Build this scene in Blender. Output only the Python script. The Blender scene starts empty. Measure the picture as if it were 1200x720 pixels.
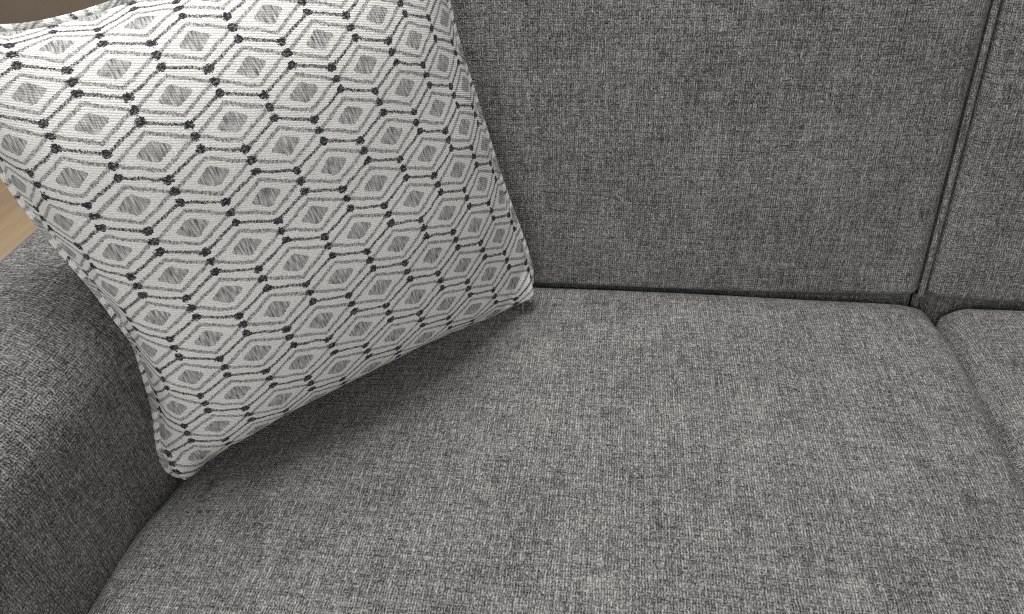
import bpy, bmesh, math
import numpy as np
from mathutils import Matrix, Vector

# ------------------------------------------------------------------ camera, light, exposure
sc = bpy.context.scene
H_SEAT = 0.46                     # height of the seat surface above the floor
H_CAM = 0.559                     # camera height above the seat
CAM = np.array([0.0, 0.0, H_SEAT + H_CAM])
F_PX, CX, CY = 849.0, 600.0, 363.0

def unit(v):
    v = np.array(v, float)
    return v / np.linalg.norm(v)
Yc = unit([146, 707, -F_PX])      # the sofa's depth direction in camera axes
Xc = unit([6388, -300, F_PX])     # the sofa's width direction in camera axes
Zc = unit(np.cross(Xc, Yc))
Xc = np.cross(Yc, Zc)
MW = np.stack([Xc, Yc, Zc])       # camera axes -> world axes

cam_d = bpy.data.cameras.new("camera")
cam_d.sensor_fit = 'HORIZONTAL'
cam_d.sensor_width = 36.0
cam_d.lens = F_PX / 1200 * 36
cam_d.shift_y = 3.0 / 1200
cam_d.clip_start = 0.02
cam_d.clip_end = 100
cam = bpy.data.objects.new("camera", cam_d)
sc.collection.objects.link(cam)
m4 = Matrix.Identity(4)
for i in range(3):
    for j in range(3):
        m4[i][j] = float(MW[i, j])
m4.translation = Vector(CAM.tolist())
cam.matrix_world = m4
sc.camera = cam

world = bpy.data.worlds.new("World")
sc.world = world
world.use_nodes = True
bg = world.node_tree.nodes["Background"]
bg.inputs[0].default_value = (0.985, 0.99, 1.0, 1)
bg.inputs[1].default_value = 0.40

def area_lamp(name, loc, target, size, power, color):
    d = bpy.data.lights.new(name, 'AREA')
    d.shape = 'SQUARE'
    d.size = size
    d.energy = power
    d.color = color
    o = bpy.data.objects.new(name, d)
    sc.collection.objects.link(o)
    o.location = loc
    o.rotation_euler = (Vector(target) - Vector(loc)).to_track_quat('-Z', 'Y').to_euler()
    return o
area_lamp("ceiling_lamp", (-0.42, 0.94, 2.35), (0.2, 0.6, 0.46), 0.9, 43, (1.0, 0.992, 0.972))
area_lamp("front_fill", (-0.30, -1.75, 1.15), (-0.1, 0.5, 0.5), 1.2, 21, (1.0, 0.997, 0.99))  # added soft fill behind the camera, near lens height, to brighten the pillow

sc.cycles.filter_width = 1.0
sc.cycles.use_denoising = False
sc.view_settings.view_transform = 'Standard'
sc.view_settings.look = 'None'
sc.view_settings.gamma = 1.0
sc.view_settings.exposure = 0.0
sc.view_settings.use_curve_mapping = False

# ------------------------------------------------------------------ node expressions
class Ex:
    tree = None
    def __init__(self, s): self.s = s
    @staticmethod
    def op(kind, *args):
        n = Ex.tree.nodes.new('ShaderNodeMath')
        n.operation = kind
        for i, a in enumerate(args):
            if isinstance(a, Ex): Ex.tree.links.new(a.s, n.inputs[i])
            else: n.inputs[i].default_value = float(a)
        return Ex(n.outputs[0])
    def __add__(a, b): return Ex.op('ADD', a, b)
    __radd__ = __add__
    def __sub__(a, b): return Ex.op('SUBTRACT', a, b)
    def __rsub__(a, b): return Ex.op('SUBTRACT', b, a)
    def __mul__(a, b): return Ex.op('MULTIPLY', a, b)
    __rmul__ = __mul__
    def __truediv__(a, b): return Ex.op('DIVIDE', a, b)
def fabs(a): return Ex.op('ABSOLUTE', a)
def ffloor(a): return Ex.op('FLOOR', a)
def fround(a): return Ex.op('ROUND', a)
def fmin(a, b): return Ex.op('MINIMUM', a, b)
def fmax(a, b): return Ex.op('MAXIMUM', a, b)
def less(a, b): return Ex.op('LESS_THAN', a, b)
def fsin(a): return Ex.op('SINE', a)
def fsqrt(a): return Ex.op('SQRT', a)
def lerp(a, b, f): return a + (b - a) * f
def clamp01(a): return fmin(fmax(a, 0.0), 1.0)
def ramp(a, lo, hi): return clamp01((a - lo) * (1.0 / (hi - lo)))
def vec(x, y, z=0.0):
    n = Ex.tree.nodes.new('ShaderNodeCombineXYZ')
    for i, a in enumerate((x, y, z)):
        if isinstance(a, Ex): Ex.tree.links.new(a.s, n.inputs[i])
        else: n.inputs[i].default_value = a
    return n.outputs[0]
def noise(x, y, scale=1.0, detail=0.0, rough=0.5, z=0.0, dist=0.0):
    n = Ex.tree.nodes.new('ShaderNodeTexNoise')
    n.noise_dimensions = '3D'
    Ex.tree.links.new(vec(x, y, z), n.inputs['Vector'])
    n.inputs['Scale'].default_value = scale
    n.inputs['Detail'].default_value = detail
    n.inputs['Roughness'].default_value = rough
    n.inputs['Distortion'].default_value = dist
    return Ex(n.outputs[0])
def white(x, y, z=0.0):
    n = Ex.tree.nodes.new('ShaderNodeTexWhiteNoise')
    n.noise_dimensions = '3D'
    Ex.tree.links.new(vec(x, y, z), n.inputs['Vector'])
    return Ex(n.outputs[0])
def uvxy():
    n = Ex.tree.nodes.new('ShaderNodeUVMap')
    n.uv_map = 'UVMap'
    s = Ex.tree.nodes.new('ShaderNodeSeparateXYZ')
    Ex.tree.links.new(n.outputs[0], s.inputs[0])
    return Ex(s.outputs[0]), Ex(s.outputs[1])
def new_mat(name):
    m = bpy.data.materials.new(name)
    m.use_nodes = True
    Ex.tree = m.node_tree
    return m, m.node_tree.nodes['Principled BSDF']
def color_mix(ca, cb, f):
    n = Ex.tree.nodes.new('ShaderNodeMix')
    n.data_type = 'RGBA'
    for idx, c in ((6, ca), (7, cb)):
        if isinstance(c, tuple): n.inputs[idx].default_value = (*c, 1)
        else: Ex.tree.links.new(c, n.inputs[idx])
    if isinstance(f, Ex): Ex.tree.links.new(f.s, n.inputs[0])
    else: n.inputs[0].default_value = f
    return n.outputs[2]
def bump(height, strength, distance, bsdf):
    n = Ex.tree.nodes.new('ShaderNodeBump')
    n.inputs['Strength'].default_value = strength
    n.inputs['Distance'].default_value = distance
    Ex.tree.links.new(height.s, n.inputs['Height'])
    Ex.tree.links.new(n.outputs[0], bsdf.inputs['Normal'])

# ------------------------------------------------------------------ materials
def sofa_fabric():
    m, b = new_mat('grey_chenille')
    u, v = uvxy()
    wu = (noise(u, v, 60.0, 1.0) - 0.5) * 0.0016
    wv = (noise(u, v, 60.0, 1.0, z=7.0) - 0.5) * 0.0016
    uu, vv = u + wu, v + wv
    P = 400.0                                     # yarns per metre
    wob = (noise(uu * 50.0, vv * 200.0, 1.0, 1.0, z=17.0) - 0.5) * 0.9
    pu, pv = uu * P + wob, vv * P + wob
    iu, iv = ffloor(pu), ffloor(pv)
    gu, gv = fabs(fsin(pu * math.pi)), fabs(fsin(pv * math.pi))
    # every yarn has its own shade along its length (slubs); warp runs along v and weft along u
    warp = noise(iu * 3.17, vv * 120.0, 1.0, 1.0, 0.6, z=1.0)
    weft = noise(uu * 120.0, iv * 3.17, 1.0, 1.0, 0.6, z=5.0)
    top = less(noise(uu * 360.0, vv * 190.0, 1.0, 0.0, z=2.0), 0.54)      # which yarn lies on top
    shade = lerp(weft * 0.93 + (gv - 0.63) * 0.22, warp * 1.07 + (gu - 0.63) * 0.40, top)  # yarn gaps darkened in the colour, for occlusion shade and darker core yarn
    curl = noise(uu * 520.0, vv * 330.0, 1.0, 1.0, 0.6, z=3.0, dist=1.0)
    curl = 1.0 - fabs(curl - 0.5) * 4.0                                    # thin bright curls of pile
    fuzz = noise(uu * 700.0, vv * 470.0, 1.0, 1.0, 0.6, z=23.0)
    blotch = noise(u, v, 26.0, 3.0, 0.6, z=4.0)
    nap = noise(uu * 34.0, vv * 5.0, 1.0, 2.0, 0.6, z=29.0)                # brushed lighter and darker runs
    streak_w = noise(uu * 380.0, vv * 24.0, 1.0, 1.0, 0.5, z=9.0)
    streak_h = noise(uu * 20.0, vv * 340.0, 1.0, 1.0, 0.5, z=11.0)
    t = (0.405 + (shade - 0.5) * 0.85 + (curl - 0.4) * 0.32 + (fuzz - 0.5) * 1.10 + (nap - 0.5) * 0.20
         + (streak_w - 0.5) * 0.50 + (streak_h - 0.5) * 0.42 + (blotch - 0.5) * 0.22 + (noise(u, v, 9.0, 2.0, 0.5, z=61.0) - 0.5) * 0.22)
    f = ramp(t, 0.0, 1.0)
    f = f * f * 0.65 + f * 0.35
    col = color_mix((0.024, 0.0235, 0.0235), (0.46, 0.449, 0.432), f)
    Ex.tree.links.new(col, b.inputs['Base Color'])
    b.inputs['Roughness'].default_value = 0.95
    b.inputs['Specular IOR Level'].default_value = 0.15
    b.inputs['Sheen Weight'].default_value = 0.06
    b.inputs['Sheen Roughness'].default_value = 0.5
    hgt = lerp(gv, gu, top) * 0.6 + fuzz * 0.8 + curl * 0.3 + (streak_w + streak_h) * 0.3
    bump(hgt, 0.9, 0.0015, b)
    return m

def pillow_fabric(name='white_jacquard'):
    m, b = new_mat(name)
    u0, v0 = uvxy()                               # in pattern repeats
    fz = (noise(u0, v0, 38.0, 1.0) - 0.5) * 0.022 + (noise(u0, v0, 5.0, 1.0, z=31.0) - 0.5) * 0.045
    fz2 = (noise(u0, v0, 38.0, 1.0, z=4.0) - 0.5) * 0.022 + (noise(u0, v0, 5.0, 1.0, z=37.0) - 0.5) * 0.045
    T = 64.0                                      # threads per repeat
    u = (ffloor((u0 + fz) * T) + 0.5) * (1.0 / T)
    v = (ffloor((v0 + fz2) * T) + 0.5) * (1.0 / T)
    x1, y1 = fabs(u - fround(u)), fabs(v - fround(v))
    ub, vb = u - 0.5, v - 0.5
    x2, y2 = fabs(ub - fround(ub)), fabs(vb - fround(vb))
    c = less(x1 + y1, 0.5)
    ax, ay = lerp(x2, x1, c), lerp(y2, y1, c)
    k = 0.147
    sl = 1 - 4 * k
    jitter = white(ffloor(u0 * T), ffloor(v0 * T), 1.0)
    yarn = noise(u0 * 30.0, v0 * 90.0, 1.0, 1.0, z=2.0)
    tick = noise(u0 * 70.0, v0 * 34.0, 1.0, 1.0, 0.6, z=14.0)
    d_line = fabs(ay + ax * sl - (0.5 - k))
    d_ring = fabs(ay + ax * 0.49 - 0.236)
    line = less(d_line, 0.028 * yarn + 0.026 * tick - 0.007)
    ring = less(d_ring, 0.050 * tick - 0.002) * less(ax, 0.46)
    heart = less(ay * 1.60 + ax, 0.212 + 0.030 * yarn) * less(ax, 0.210) * less(ay, 0.128)
    def knot(px, py):
        dx, dy = ax - px, (ay - py) * 1.22
        return fsqrt(dx * dx + dy * dy)
    dk = fmin(fmin(knot(0.5, 0.0), knot(0.0, 0.5)), fmin(knot(0.0, 0.5 - k), knot(0.5, k)))
    lumpy = noise(u0, v0, 17.0, 1.0, z=41.0)
    kn = less(dk, 0.004 + 0.040 * yarn + 0.078 * lumpy)
    # thread scale shading
    rib = fabs(fsin((v0 - u0 * 0.36) * (31.0 * math.pi)))
    fine = noise(u0 * 75.0, v0 * 110.0, 1.0, 2.0, 0.7, z=6.0)
    nub = noise(u0 * 27.0, v0 * 40.0, 1.0, 1.0, 0.6, z=51.0)
    dash = noise(u0 * 44.0, v0 * 26.0, 1.0, 0.0, z=8.0)
    hatch = noise(u0 * 40.0, v0 * 6.0, 1.0, 1.0, 0.6, z=10.0)
    tone = 0.76 + (fine - 0.5) * 0.40 + (nub - 0.5) * 0.42 + (rib - 0.6) * 0.14 + (noise(u0, v0, 6.0, 2.0) - 0.5) * 0.05
    heart_tone = 0.12 + ramp(hatch, 0.28, 0.72) * 0.50 + (fine - 0.5) * 0.35
    ring_tone = 0.17 + ramp(dash, 0.3, 0.7) * 0.36 + (fine - 0.5) * 0.30
    line_tone = 0.03 + ramp(dash, 0.38, 0.75) * 0.38 + jitter * 0.04
    knot_tone = 0.006 + fmax(nub - 0.48, 0.0) * 0.9 + jitter * 0.03
    tone = lerp(tone, heart_tone, heart)
    tone = lerp(tone, ring_tone, ring)
    tone = lerp(tone, line_tone, line)
    tone = clamp01(lerp(tone, knot_tone, kn))
    col = color_mix((0.012, 0.012, 0.016), (1.0, 0.992, 0.955), tone)
    Ex.tree.links.new(col, b.inputs['Base Color'])
    b.inputs['Roughness'].default_value = 0.9
    b.inputs['Specular IOR Level'].default_value = 0.08
    b.inputs['Sheen Weight'].default_value = 0.0
    flat = fmax(fmax(line, ring), fmax(kn * 0.7, heart * 0.8))
    hgt = (1.0 - flat) * 0.9 + fine * 0.55 + rib * 0.25
    bump(hgt + nub * 0.5, 0.9, 0.0016, b)
    return m

def plain(name, colr, rough=0.6, grain=0.0, scale=40.0, metallic=0.0):
    m, b = new_mat(name)
    n = Ex.tree.nodes.new('ShaderNodeTexCoord')
    t = Ex.tree.nodes.new('ShaderNodeTexNoise')
    t.inputs['Scale'].default_value = scale
    t.inputs['Detail'].default_value = 4
    Ex.tree.links.new(n.outputs['Object'], t.inputs['Vector'])
    dark = tuple(x * (1 - grain) for x in colr)
    Ex.tree.links.new(color_mix(dark, colr, Ex(t.outputs[0])), b.inputs['Base Color'])
    b.inputs['Roughness'].default_value = rough
    b.inputs['Metallic'].default_value = metallic
    return m

def wood():
    m, b = new_mat('light_oak')
    tc = Ex.tree.nodes.new('ShaderNodeTexCoord')
    s = Ex.tree.nodes.new('ShaderNodeSeparateXYZ')
    Ex.tree.links.new(tc.outputs['Object'], s.inputs[0])
    oi = Ex.tree.nodes.new('ShaderNodeObjectInfo')
    x, y, r = Ex(s.outputs[0]), Ex(s.outputs[1]), Ex(oi.outputs['Random'])
    g = noise(x * 60.0, y * 3.0, 1.0, 4.0, 0.6, z=r * 50.0, dist=0.6)
    f = clamp01(g * 0.9 + (r - 0.5) * 0.35)
    Ex.tree.links.new(color_mix((0.44, 0.30, 0.17), (0.72, 0.56, 0.37), f), b.inputs['Base Color'])
    b.inputs['Roughness'].default_value = 0.45
    bump(g, 0.2, 0.001, b)
    return m

MAT_SOFA = sofa_fabric()
MAT_PILLOW = pillow_fabric()
MAT_WALL = plain('taupe_paint', (0.30, 0.25, 0.195), 0.8, 0.12, 12)
MAT_WOOD = wood()
MAT_FOOT = plain('dark_wood', (0.06, 0.04, 0.03), 0.4, 0.4, 60)
MAT_TAG = plain('tan_cord', (0.22, 0.15, 0.08), 0.6, 0.35, 400)

# ------------------------------------------------------------------ mesh helpers
def link(o, parent=None):
    sc.collection.objects.link(o)
    if parent is not None: o.parent = parent
    return o
def empty(name, loc):
    o = bpy.data.objects.new(name, None)
    o.empty_display_size = 0.1
    o.location = loc
    return link(o)
def mesh_obj(name, verts, faces, uvs, mat, parent=None, smooth=True):
    me = bpy.data.meshes.new(name)
    me.from_pydata([tuple(map(float, v)) for v in verts], [], faces)
    me.update()
    if uvs is not None:
        lay = me.uv_layers.new(name='UVMap')
        flat = np.array([c for f in uvs for c in f], dtype=np.float32).ravel()
        lay.data.foreach_set('uv', flat)
    me.polygons.foreach_set('use_smooth', [smooth] * len(me.polygons))
    me.materials.append(mat)
    return link(bpy.data.objects.new(name, me), parent)

def smooth_noise(x, y, seed, octaves=((1, 1.0),)):
    """cheap smooth value field: sum of a few sines with random directions"""
    rng = np.random.default_rng(seed)
    r = np.zeros_like(x)
    for fr, am in octaves:
        for _ in range(5):
            a = rng.uniform(0, 2 * math.pi)
            r += am / 5 * np.sin((x * math.cos(a) + y * math.sin(a)) * fr * rng.uniform(.7, 1.3) + rng.uniform(0, 6.28))
    return r

def samples(half, edge, ne, nm):
    a = np.linspace(-half, -half + edge, ne, endpoint=False)
    b = np.linspace(-half + edge, half - edge, nm, endpoint=False)
    c = np.linspace(half - edge, half, ne + 1)
    return np.concatenate([a, b, c])

def padded_block(name, lo, hi, radius, mat, parent, deform=None, ne=10, nm=40, edge=None, uvoff=(0, 0)):
    """upholstered block: a box with rounded edges, dense along its edges; UVs in metres, continuous over each face"""
    lo, hi = np.array(lo, float), np.array(hi, float)
    cen, half = (lo + hi) / 2, (hi - lo) / 2
    edge = edge or radius * 1.3
    sm = [samples(half[k], min(edge, half[k] * .8), ne, nm) for k in range(3)]
    verts, faces, uvs, index = [], [], [], {}
    def vid(p):
        key = tuple(np.round(p, 6))
        if key not in index:
            index[key] = len(verts)
            verts.append(p)
        return index[key]
    for ax in range(3):
        i, j = [(1, 2), (0, 2), (0, 1)][ax]
        for sgn in (-1, 1):
            A, B = sm[i], sm[j]
            ids = np.zeros((len(A), len(B)), int)
            for ia, a in enumerate(A):
                for ib, bb in enumerate(B):
                    p = np.zeros(3); p[ax] = sgn * half[ax]; p[i] = a; p[j] = bb
                    ids[ia, ib] = vid(p)
            flip = (sgn > 0) ^ (ax == 1)
            for ia in range(len(A) - 1):
                for ib in range(len(B) - 1):
                    q = [(ia, ib), (ia + 1, ib), (ia + 1, ib + 1), (ia, ib + 1)]
                    if not flip: q = q[::-1]
                    faces.append([int(ids[t]) for t in q])
                    uvs.append([(A[t[0]] + cen[i] + uvoff[0] + ax * 3.1, B[t[1]] + cen[j] + uvoff[1]) for t in q])
    V = np.array(verts)
    inner = np.clip(V, -(half - radius), half - radius)
    d = V - inner
    # spread the roundover evenly (tangent mapping) before normalising
    d = np.sign(d) * np.tan(np.abs(d) / radius * (math.pi / 4))
    n = np.linalg.norm(d, axis=1, keepdims=True)
    V = inner + d / np.maximum(n, 1e-9) * radius + cen
    if deform is not None: V = deform(V)
    return mesh_obj(name, V, faces, uvs, mat, parent)

def tube(name, path, radius, mat, parent, closed=False, sides=12, uvf=None):
    P = np.array(path, float)
    n = len(P)
    if closed: T = np.roll(P, -1, 0) - np.roll(P, 1, 0)
    else: T = np.gradient(P, axis=0)
    T /= np.linalg.norm(T, axis=1, keepdims=True)
    seg = np.linalg.norm(np.diff(P, axis=0, append=P[:1]), axis=1)
    L = np.concatenate([[0], np.cumsum(seg)])
    up = np.zeros_like(P)
    r0 = np.cross(T[0], [0.3, 0.2, 0.93]); r0 /= np.linalg.norm(r0)
    for i in range(n):
        r0 = r0 - T[i] * (r0 @ T[i]); r0 /= np.linalg.norm(r0)
        up[i] = r0
    S = np.cross(T, up)
    ang = np.linspace(0, 2 * math.pi, sides, endpoint=False)
    rad = radius if np.ndim(radius) else np.full(n, radius)
    V = (P[:, None] + rad[:, None, None] * (up[:, None] * np.cos(ang)[None, :, None] + S[:, None] * np.sin(ang)[None, :, None])).reshape(-1, 3)
    faces, uvs = [], []
    uvf = uvf or (lambda l, a: (a / (2 * math.pi) * 0.02, l))
    for i in range(n if closed else n - 1):
        i2 = (i + 1) % n
        for k in range(sides):
            k2 = (k + 1) % sides
            faces.append([i * sides + k, i * sides + k2, i2 * sides + k2, i2 * sides + k])
            a0, a1 = ang[k], ang[k] + 2 * math.pi / sides
            uvs.append([uvf(L[i], a0), uvf(L[i], a1), uvf(L[i + 1], a1), uvf(L[i + 1], a0)])
    if not closed:
        faces.append([k for k in range(sides)][::-1]); uvs.append([(0, 0)] * sides)
        faces.append([(n - 1) * sides + k for k in range(sides)]); uvs.append([(0, 0)] * sides)
    return mesh_obj(name, V, faces, uvs, mat, parent)

# ------------------------------------------------------------------ setting: floor and wall
def box_mesh(name, sx, sy, sz, bev=0.0):
    bm = bmesh.new()
    bmesh.ops.create_cube(bm, size=1)
    bmesh.ops.scale(bm, vec=(sx, sy, sz), verts=bm.verts)
    if bev: bmesh.ops.bevel(bm, geom=list(bm.edges), offset=bev, segments=1, affect='EDGES')
    me = bpy.data.meshes.new(name); bm.to_mesh(me); bm.free()
    return me
me = box_mesh('floor', 6.4, 4.2, 0.02); me.materials.append(MAT_FOOT)
floor = link(bpy.data.objects.new('floor', me)); floor.location = (-1.2, 0.6, -0.024); floor['kind'] = 'structure'
pm = box_mesh('plank', 0.156, 1.392, 0.014, 0.0012); pm.materials.append(MAT_WOOD)
for i in range(40):
    for j in range(-2, 4):
        y = -1.0 + j * 1.395 + (0.62 if i % 2 else 0.0) + (i * 0.37 % 0.4)
        if y - .7 > 2.6 or y + .7 < -0.2: continue
        p = bpy.data.objects.new('plank', pm); link(p, floor)
        p.location = (-4.3 + i * 0.158 + 1.2, y - 0.6, 0.0175)
me = box_mesh('wall', 6.4, 0.1, 2.4); me.materials.append(MAT_WALL)
wall = link(bpy.data.objects.new('wall', me)); wall.location = (-1.2, 2.66, 1.19); wall['kind'] = 'structure'

# ------------------------------------------------------------------ the sofa
sofa = empty('sofa', (0.37, 0.45, 0.0))
sofa['label'] = 'grey woven chenille sofa with rounded arm and two seat cushions under the patterned pillow'
sofa['category'] = 'sofa'
bpy.context.view_layer.update()
OFF = np.array([0.37, 0.45, 0.0])           # parts are given in world metres
def L(p): return np.array(p, float) - OFF

X_ARM, X_GAP, Y_BACK = -0.425, 0.3745, 0.735
Z = H_SEAT

def seat_deform(x0, x1, y0, y1, seed, rc):
    def f(V):
        W = V + OFF
        top = np.clip((W[:, 2] - (Z - 0.06)) / 0.05, 0, 1)
        nx = np.clip((W[:, 0] - (x0 + x1) / 2) / ((x1 - x0) / 2), -1, 1)
        ny = np.clip((W[:, 1] - (y0 + y1) / 2) / ((y1 - y0) / 2), -1, 1)
        crown = 0.011 * (1 - np.abs(nx) ** 3.2) * (1 - np.abs(ny) ** 4) - 0.004
        lump = smooth_noise(W[:, 0], W[:, 1], seed, ((9, .0024), (26, .0012), (70, .0003)))
        W[:, 2] += top * (crown + lump)
        # seam all round the top panel: the border slopes away from a crease
        qx = np.maximum(np.abs(W[:, 0] - (x0 + x1) / 2) - ((x1 - x0) / 2 - rc), 0)
        qy = np.maximum(np.abs(W[:, 1] - (y0 + y1) / 2) - ((y1 - y0) / 2 - rc), 0)
        ll = np.hypot(qx, qy)
        k = np.where(ll > rc, rc / np.maximum(ll, 1e-9), 1.0)        # rounded corners in plan
        W[:, 0] -= np.sign(W[:, 0] - (x0 + x1) / 2) * qx * (1 - k)
        W[:, 1] -= np.sign(W[:, 1] - (y0 + y1) / 2) * qy * (1 - k)
        d = rc - np.minimum(ll, rc)
        rear = np.clip((W[:, 1] - (y1 - 0.12)) / 0.08, 0, 1)
        band = 0.010 + 0.028 * rear
        slope = 0.20 + 0.20 * rear
        # the pillow's weight presses the seat down along its lower edge
        ex, ey = -0.098 + 0.421, 0.685 - 0.405
        tt = np.clip(((W[:, 0] + 0.421) * ex + (W[:, 1] - 0.405) * ey) / (ex * ex + ey * ey), 0, 1)
        dd = np.hypot(W[:, 0] + 0.421 - tt * ex, W[:, 1] - 0.405 - tt * ey)
        W[:, 2] -= top * (0.017 * (1 - tt) ** 1.3 + 0.002) * np.exp(-(dd / 0.055) ** 2)
        W[:, 2] -= top * (np.clip(band - d, 0, band) * slope + 0.0015 * np.exp(-((d - band) / 0.003) ** 2))
        # the sides of a stuffed cushion are not dead straight
        side = smooth_noise(W[:, 0] * .4 + W[:, 2], W[:, 1], seed + 3, ((14, .0018), (40, .0006)))
        W[:, 0] += side * np.clip(np.abs(nx) * 6 - 5, 0, 1)
        W[:, 1] += smooth_noise(W[:, 0], W[:, 2], seed + 5, ((12, .0014), (40, .0005))) * np.clip(np.abs(ny) * 6 - 5, 0, 1)
        return W - OFF
    return f
def seat_cushion(x0, x1, seed, rad, rc):
    y0, y1 = 0.13, 0.747
    return padded_block('seat_cushion', L((x0, y0, Z - 0.15)), L((x1, y1, Z)), rad, MAT_SOFA, sofa,
                        seat_deform(x0, x1, y0, y1, seed, rc), ne=26, nm=60, edge=0.075, uvoff=(seed * 1.7, 0))
X_SEAT = 0.389                               # where the two seat cushions meet
seat_cushion(X_ARM - 0.003, X_SEAT - 0.001, 3, 0.018, 0.048)
seat_cushion(X_SEAT + 0.003, 1.165, 8, 0.030, 0.036)

REC = math.radians(13)
def back_deform(x0, x1, seed):
    cx = (x0 + x1) / 2; hx = (x1 - x0) / 2
    def f(V):
        W = V + OFF
        nx = np.clip((W[:, 0] - cx) / hx, -1, 1)
        nz = np.clip((W[:, 2] - (Z + 0.21)) / 0.29, -1, 1)
        front = np.clip((Y_BACK + 0.05 - W[:, 1]) / 0.045, 0, 1)
        W[:, 1] -= front * 0.010 * (1 - np.abs(nx) ** 4) * (1 - np.abs(nz) ** 3)
        W[:, 1] -= front * smooth_noise(W[:, 0], W[:, 2], seed, ((8, .0030), (22, .0016), (60, .0004)))
        # narrower towards the seat at the outer lower corner, as a stuffed corner is
        W[:, 0] += smooth_noise(W[:, 1], W[:, 2], seed + 4, ((10, .001),)) * np.clip(np.abs(nx) * 6 - 5, 0, 1)
        W[:, 1] += 0.013 * np.clip((Z + 0.002 - W[:, 2]) / 0.012, 0, 1) ** 1.5     # tucked under at the seat
        h = W[:, 2] - Z
        W[:, 1] += h * math.tan(REC)
        return W - OFF
    return f
def back_cushion(x0, x1, seed, sink):
    c = padded_block('back_cushion', L((x0, Y_BACK, Z - 0.10)), L((x1, Y_BACK + 0.17, Z + 0.47)), 0.014, MAT_SOFA, sofa,
                     back_deform(x0, x1, seed), ne=52, nm=44, edge=0.115, uvoff=(seed * 2.3, 1.0))
    # welt sewn round the front panel
    pts, r, hx, cz, hz = [], 0.02, (x1 - x0) / 2 + 0.0035, Z + 0.185, 0.281
    cx = (x0 + x1) / 2
    for qx, qz, a0 in ((1, -1, -90), (1, 1, 0), (-1, 1, 90), (-1, -1, 180)):
        for a in np.linspace(a0, a0 + 90, 14):
            pts.append((cx + qx * (hx - r) + r * math.cos(math.radians(a)), cz + qz * (hz - r) + r * math.sin(math.radians(a))))
    pts = np.array(pts)
    # even spacing
    cl = np.vstack([pts, pts[:1]])
    s = np.concatenate([[0], np.cumsum(np.linalg.norm(np.diff(cl, axis=0), axis=1))])
    q = np.linspace(0, s[-1], 420, endpoint=False)
    px, pz = np.interp(q, s, cl[:, 0]), np.interp(q, s, cl[:, 1])
    py = Y_BACK + np.where(pz < Z - 0.01, 0.02, sink) + (pz - Z) * math.tan(REC) + smooth_noise(px, pz, seed + 9, ((20, .0012),))
    px = px + smooth_noise(px, pz, seed + 10, ((16, .0008),))
    tube('welt', [L(t) for t in zip(px, py, pz)], 0.0036, MAT_SOFA, c, closed=True)
    return c
back_cushion(X_ARM - 0.006, X_GAP - 0.006, 5, 0.0065)
back_cushion(X_GAP + 0.003, 1.16, 12, 0.022)

def arm(x_in, sgn, seed):
    # cross section in (x, z): inner face, rolled top, outer face; swept along y
    w, top, r = 0.158, Z + 0.198, 0.078
    sec = [(0, 0.10), (0, 0.30), (0, Z - 0.05)]
    for a in np.linspace(0, 90, 22): sec.append((r - r * math.cos(math.radians(a)), top - r + r * math.sin(math.radians(a))))
    for a in np.linspace(90, 0, 18): sec.append((w - 0.042 + 0.042 * math.cos(math.radians(a)), top - 0.045 + 0.042 * math.sin(math.radians(a))))
    sec += [(w, 0.35), (w, 0.10)]
    sec = np.array(sec)
    # resample
    s = np.concatenate([[0], np.cumsum(np.linalg.norm(np.diff(sec, axis=0), axis=1))])
    q = np.linspace(0, s[-1], 120)
    sx, sz = np.interp(q, s, sec[:, 0]), np.interp(q, s, sec[:, 1])
    ys = np.concatenate([np.linspace(0.10, 0.15, 12, endpoint=False), np.linspace(0.15, 0.95, 60, endpoint=False), np.linspace(0.95, 1.0, 12)])
    V, F, UV = [], [], []
    cx, cz = w / 2, (top + 0.1) / 2
    for y in ys:
        e = min(y - 0.10, 1.0 - y)
        k = 1.0 if e > 0.04 else 1 - 0.04 * (1 - math.sqrt(max(0, 1 - (1 - e / 0.04) ** 2))) / 0.1
        for a, z in zip(sx, sz):
            V.append((x_in - sgn * (cx + (a - cx) * k), y, cz + (z - cz) * (1 - (1 - k) * .35)))
    V = np.array(V)
    bulge = smooth_noise(V[:, 1], V[:, 2] + V[:, 0], seed, ((8, .0025), (24, .001)))
    V[:, 0] += sgn * bulge
    V[:, 2] += bulge * .6 * (V[:, 2] > Z)
    n = len(q)
    for i in range(len(ys) - 1):
        for k in range(n - 1):
            f = [(i, k), (i + 1, k), (i + 1, k + 1), (i, k + 1)]
            if sgn < 0: f = f[::-1]
            F.append([a * n + b for a, b in f])
            UV.append([(ys[a] + 5 * seed, q[b]) for a, b in f])
    for i, fl in ((0, False), (len(ys) - 1, True)):
        f = [i * n + k for k in range(n)]
        if fl ^ (sgn < 0): f = f[::-1]
        F.append(f); UV.append([(V[t][0], V[t][2]) for t in f])
    return mesh_obj('arm', [L(t) for t in V], F, UV, MAT_SOFA, sofa)
arm(X_ARM, 1, 2)
arm(1.167, -1, 6)
padded_block('base', L((X_ARM - 0.002, 0.15, 0.10)), L((1.168, 0.98, Z - 0.148)), 0.012, MAT_SOFA, sofa, ne=4, nm=8)
padded_block('back_frame', L((X_ARM - 0.153, 0.90, 0.10)), L((1.32, 1.06, Z + 0.43)), 0.04, MAT_SOFA, sofa, ne=8, nm=14,
             deform=lambda V: V + np.stack([0 * V[:, 0], np.clip(V[:, 2] - Z, 0, 9) * .15, 0 * V[:, 0]], 1))
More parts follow.
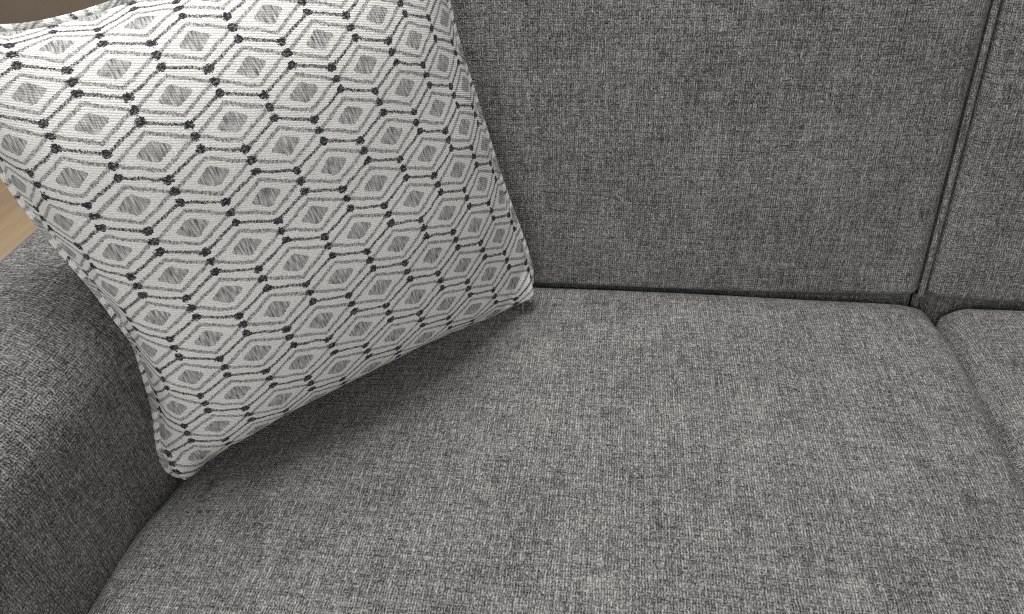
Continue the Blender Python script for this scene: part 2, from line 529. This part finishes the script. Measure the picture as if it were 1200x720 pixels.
for fx in (-0.50, 1.245):
    for fy in (0.16, 0.98):
        bm = bmesh.new()
        bmesh.ops.create_cone(bm, cap_ends=True, segments=16, radius1=0.018, radius2=0.028, depth=0.104)
        mf = bpy.data.meshes.new('foot'); bm.to_mesh(mf); bm.free(); mf.materials.append(MAT_FOOT)
        o = link(bpy.data.objects.new('foot', mf), sofa); o.location = L((fx, fy, 0.052)).tolist()

# ------------------------------------------------------------------ the pillow
SCALE = 0.2245
FIT = [0.4304, 0.4698, 0.393, -0.9431, 0.4823, -3.0899, 3.6416, 1.0267, 2.0591, 0.3893, 3.1326, -0.2549, 0.0724, 0.0413, 0.0839, 0.1121]
DRIFT = np.array([[0.028, -0.007], [-0.028, -0.021], [-0.03, 0.034], [-0.05, 0.088], [-0.076, -0.075], [-0.035, 0.033], [0.051, 0.016],
                  [-0.046, 0.069], [0.051, -0.113], [-0.081, 0.036], [0.072, 0.097], [-0.012, -0.03], [0.142, -0.03], [0.043, 0.065], [0.075, 0.035]])
def rod(w):
    w = np.array(w); th = np.linalg.norm(w); k = w / th
    K = np.array([[0, -k[2], k[1]], [k[2], 0, -k[0]], [-k[1], k[0], 0]])
    return np.eye(3) + math.sin(th) * K + (1 - math.cos(th)) * K @ K
def pillow_shape(n):
    T, p, gs, gt, eL, eR, eB = FIT[9:16]
    g = np.sin(np.linspace(-1, 1, n + 1) * math.pi / 2) * .5 + np.linspace(-1, 1, n + 1) * .5     # denser near the seams
    S, Q = np.meshgrid(g, g, indexing='ij')
    # integrate on a fine regular grid, then sample
    N = 256; gg = np.linspace(-1, 1, N + 1); A, B = np.meshgrid(gg, gg, indexing='ij'); h = 2 / N
    z = T * (1 - np.abs(A) ** p) * (1 - np.abs(B) ** p) * (1 + gs * A + gt * B)
    zs = np.clip(np.diff(z, axis=0) / h, -.97, .97); zt = np.clip(np.diff(z, axis=1) / h, -.97, .97)
    x = np.zeros_like(z); y = np.zeros_like(z)
    x[1:] = np.cumsum(np.sqrt(1 - zs ** 2) * h, 0); y[:, 1:] = np.cumsum(np.sqrt(1 - zt ** 2) * h, 1)
    x -= x[N // 2][None, :]; y -= y[:, N // 2][:, None]
    def samp(G):
        i = np.clip((S + 1) / 2 * N, 0, N - 1e-6); j = np.clip((Q + 1) / 2 * N, 0, N - 1e-6)
        a = i.astype(int); b = j.astype(int); fx = i - a; fy = j - b
        return G[a, b] * (1 - fx) * (1 - fy) + G[a + 1, b] * fx * (1 - fy) + G[a, b + 1] * (1 - fx) * fy + G[a + 1, b + 1] * fx * fy
    x, y, z = samp(x), samp(y), samp(z)
    r = 1 - .055 * np.abs(S) ** 6.5 * np.abs(Q) ** 6.5
    x, y = x * r, y * r
    x = x + np.where(S < 0, -eL, eR) * np.abs(S) ** 4 * (1 - Q ** 2)
    y = y - np.where(Q < 0, eB, 0) * np.abs(Q) ** 4 * (1 - S ** 2)
    y = y + np.where(Q > 0, 0.07, 0) * np.abs(Q) ** 4 * (1 - S ** 2)
    x = x + np.where(S < 0, np.abs(S) ** 4, 0) * (0.028 * np.exp(-((Q + .2) / .3) ** 2) - 0.036 * np.exp(-((Q - .38) / .3) ** 2))
    y = y - 0.045 * np.exp(-((1 - S) / .35) ** 2 - ((1 + Q) / .3) ** 2)     # the corner that sinks towards the seat
    return S, Q, x, y, z
NP_ = 120
S, Q, px, py, pz = pillow_shape(NP_)
edge = np.maximum(np.abs(S), np.abs(Q))
dist = 1 - edge                                       # 0 on the seam
along = np.where(np.abs(S) > np.abs(Q), Q, S)
pucker = smooth_noise(along * 1.0 + S * .3, dist * 0.4, 21, ((16, .014), (38, .008))) * np.exp(-dist / .10) * np.clip(dist / .03, 0, 1)
soft = smooth_noise(S, Q, 33, ((3.0, .012), (7.0, .008), (14.0, .0025)))* np.clip(dist / .2, 0, 1)
lip = 0.028 * np.clip(dist / .035, 0, 1) ** .5         # seam allowance gives the edge some body
cornr = np.minimum(np.abs(S), np.abs(Q))
rc_ = np.sqrt((1 - np.abs(S)) ** 2 + (1 - np.abs(Q)) ** 2)
low = (Q < 0) * 1.0
ear = (0.060 * np.exp(-(rc_ / .13) ** 2) - low * 0.012 * np.exp(-((rc_ - .215) / .035) ** 2)) * np.clip(dist / .04, 0, 1)
zf = pz + pucker + soft + lip + ear
tuck = -0.06 * np.exp(-((Q + 1) / .09) ** 2) * np.clip((1 - np.abs(S)) / .14, 0.35, 1)
zf = zf + tuck
zb = tuck - (pz * .55 + pucker[::-1] * .7 + lip + ear * .6)
RP = MW @ rod(FIT[:3])
TP = MW @ np.array(FIT[3:6])
def to_world(X, Y, Zz):
    G = np.stack([X, Y, Zz], -1).reshape(-1, 3)
    return (G @ RP.T + TP) * SCALE + CAM
base = to_world(np.array([0.]), np.array([-0.93]), np.array([0.]))[0]
pillow = empty('throw_pillow', base.tolist())
pillow['label'] = 'white square throw pillow with black and grey diamond pattern propped in the sofa corner'
pillow['category'] = 'pillow'
s_, t_ = np.clip(S, -.97, .97), np.clip(Q, -.97, .97)
bas = [s_ ** i * t_ ** j for i in range(5) for j in range(5 - i)]
dr = np.stack([sum(b * DRIFT[k, c] for k, b in enumerate(bas)) for c in (0, 1)], -1)
U_ = FIT[7] + S * FIT[6] + dr[..., 0]
V_ = FIT[8] - Q * FIT[6] + dr[..., 1]
def panel(name, zz, flip, du, parent):
    W = to_world(px, py, zz) - base
    n = NP_ + 1; F = []; UV = []
    for i in range(NP_):
        for j in range(NP_):
            f = [(i, j), (i + 1, j), (i + 1, j + 1), (i, j + 1)]
            if flip: f = f[::-1]
            F.append([a * n + b for a, b in f])
            UV.append([(U_[a, b] + du, V_[a, b]) for a, b in f])
    return mesh_obj(name, W, F, UV, MAT_PILLOW, parent)
panel('front_panel', zf, False, 0.0, pillow)
panel('back_panel', zb, True, 0.37, pillow)
rim = [(i, 0) for i in range(NP_)] + [(NP_, j) for j in range(NP_)] + [(i, NP_) for i in range(NP_, 0, -1)] + [(0, j) for j in range(NP_, 0, -1)]
RW = to_world(px, py, (zf + zb) / 2).reshape(NP_ + 1, NP_ + 1, 3)
path = np.array([RW[i, j] for i, j in rim])
for _ in range(6): path = path * .5 + (np.roll(path, 1, 0) + np.roll(path, -1, 0)) * .25
cell = SCALE / FIT[6]
prad = np.full(len(path), 0.0046)
q = np.clip(np.minimum(np.arange(NP_) / NP_ - 0.05, 0.97 - np.arange(NP_) / NP_) / 0.06, 0, 1)
prad[:NP_] = 0.0046 - 0.0034 * q                     # squashed flat under the pillow
tube('piping', path - base, prad, MAT_PILLOW, pillow, closed=True, sides=14,
     uvf=lambda l, a: (0.12 + 0.5 * l / cell + math.sin(a) * 0.05, 0.12 + 0.5 * l / cell - math.sin(a) * 0.05))
# little cord pull of the zip, hanging from the lower corner
c0 = RW[NP_ - 2, 2] - base
pull = [c0 + np.array(t) for t in ((-0.004, -0.012, -0.001), (-0.003, -0.014, -0.006), (-0.0035, -0.0155, -0.011), (-0.0025, -0.016, -0.016), (-0.003, -0.0165, -0.0195))]
tube('zip_pull', pull, 0.0013, MAT_TAG, pillow, sides=8)
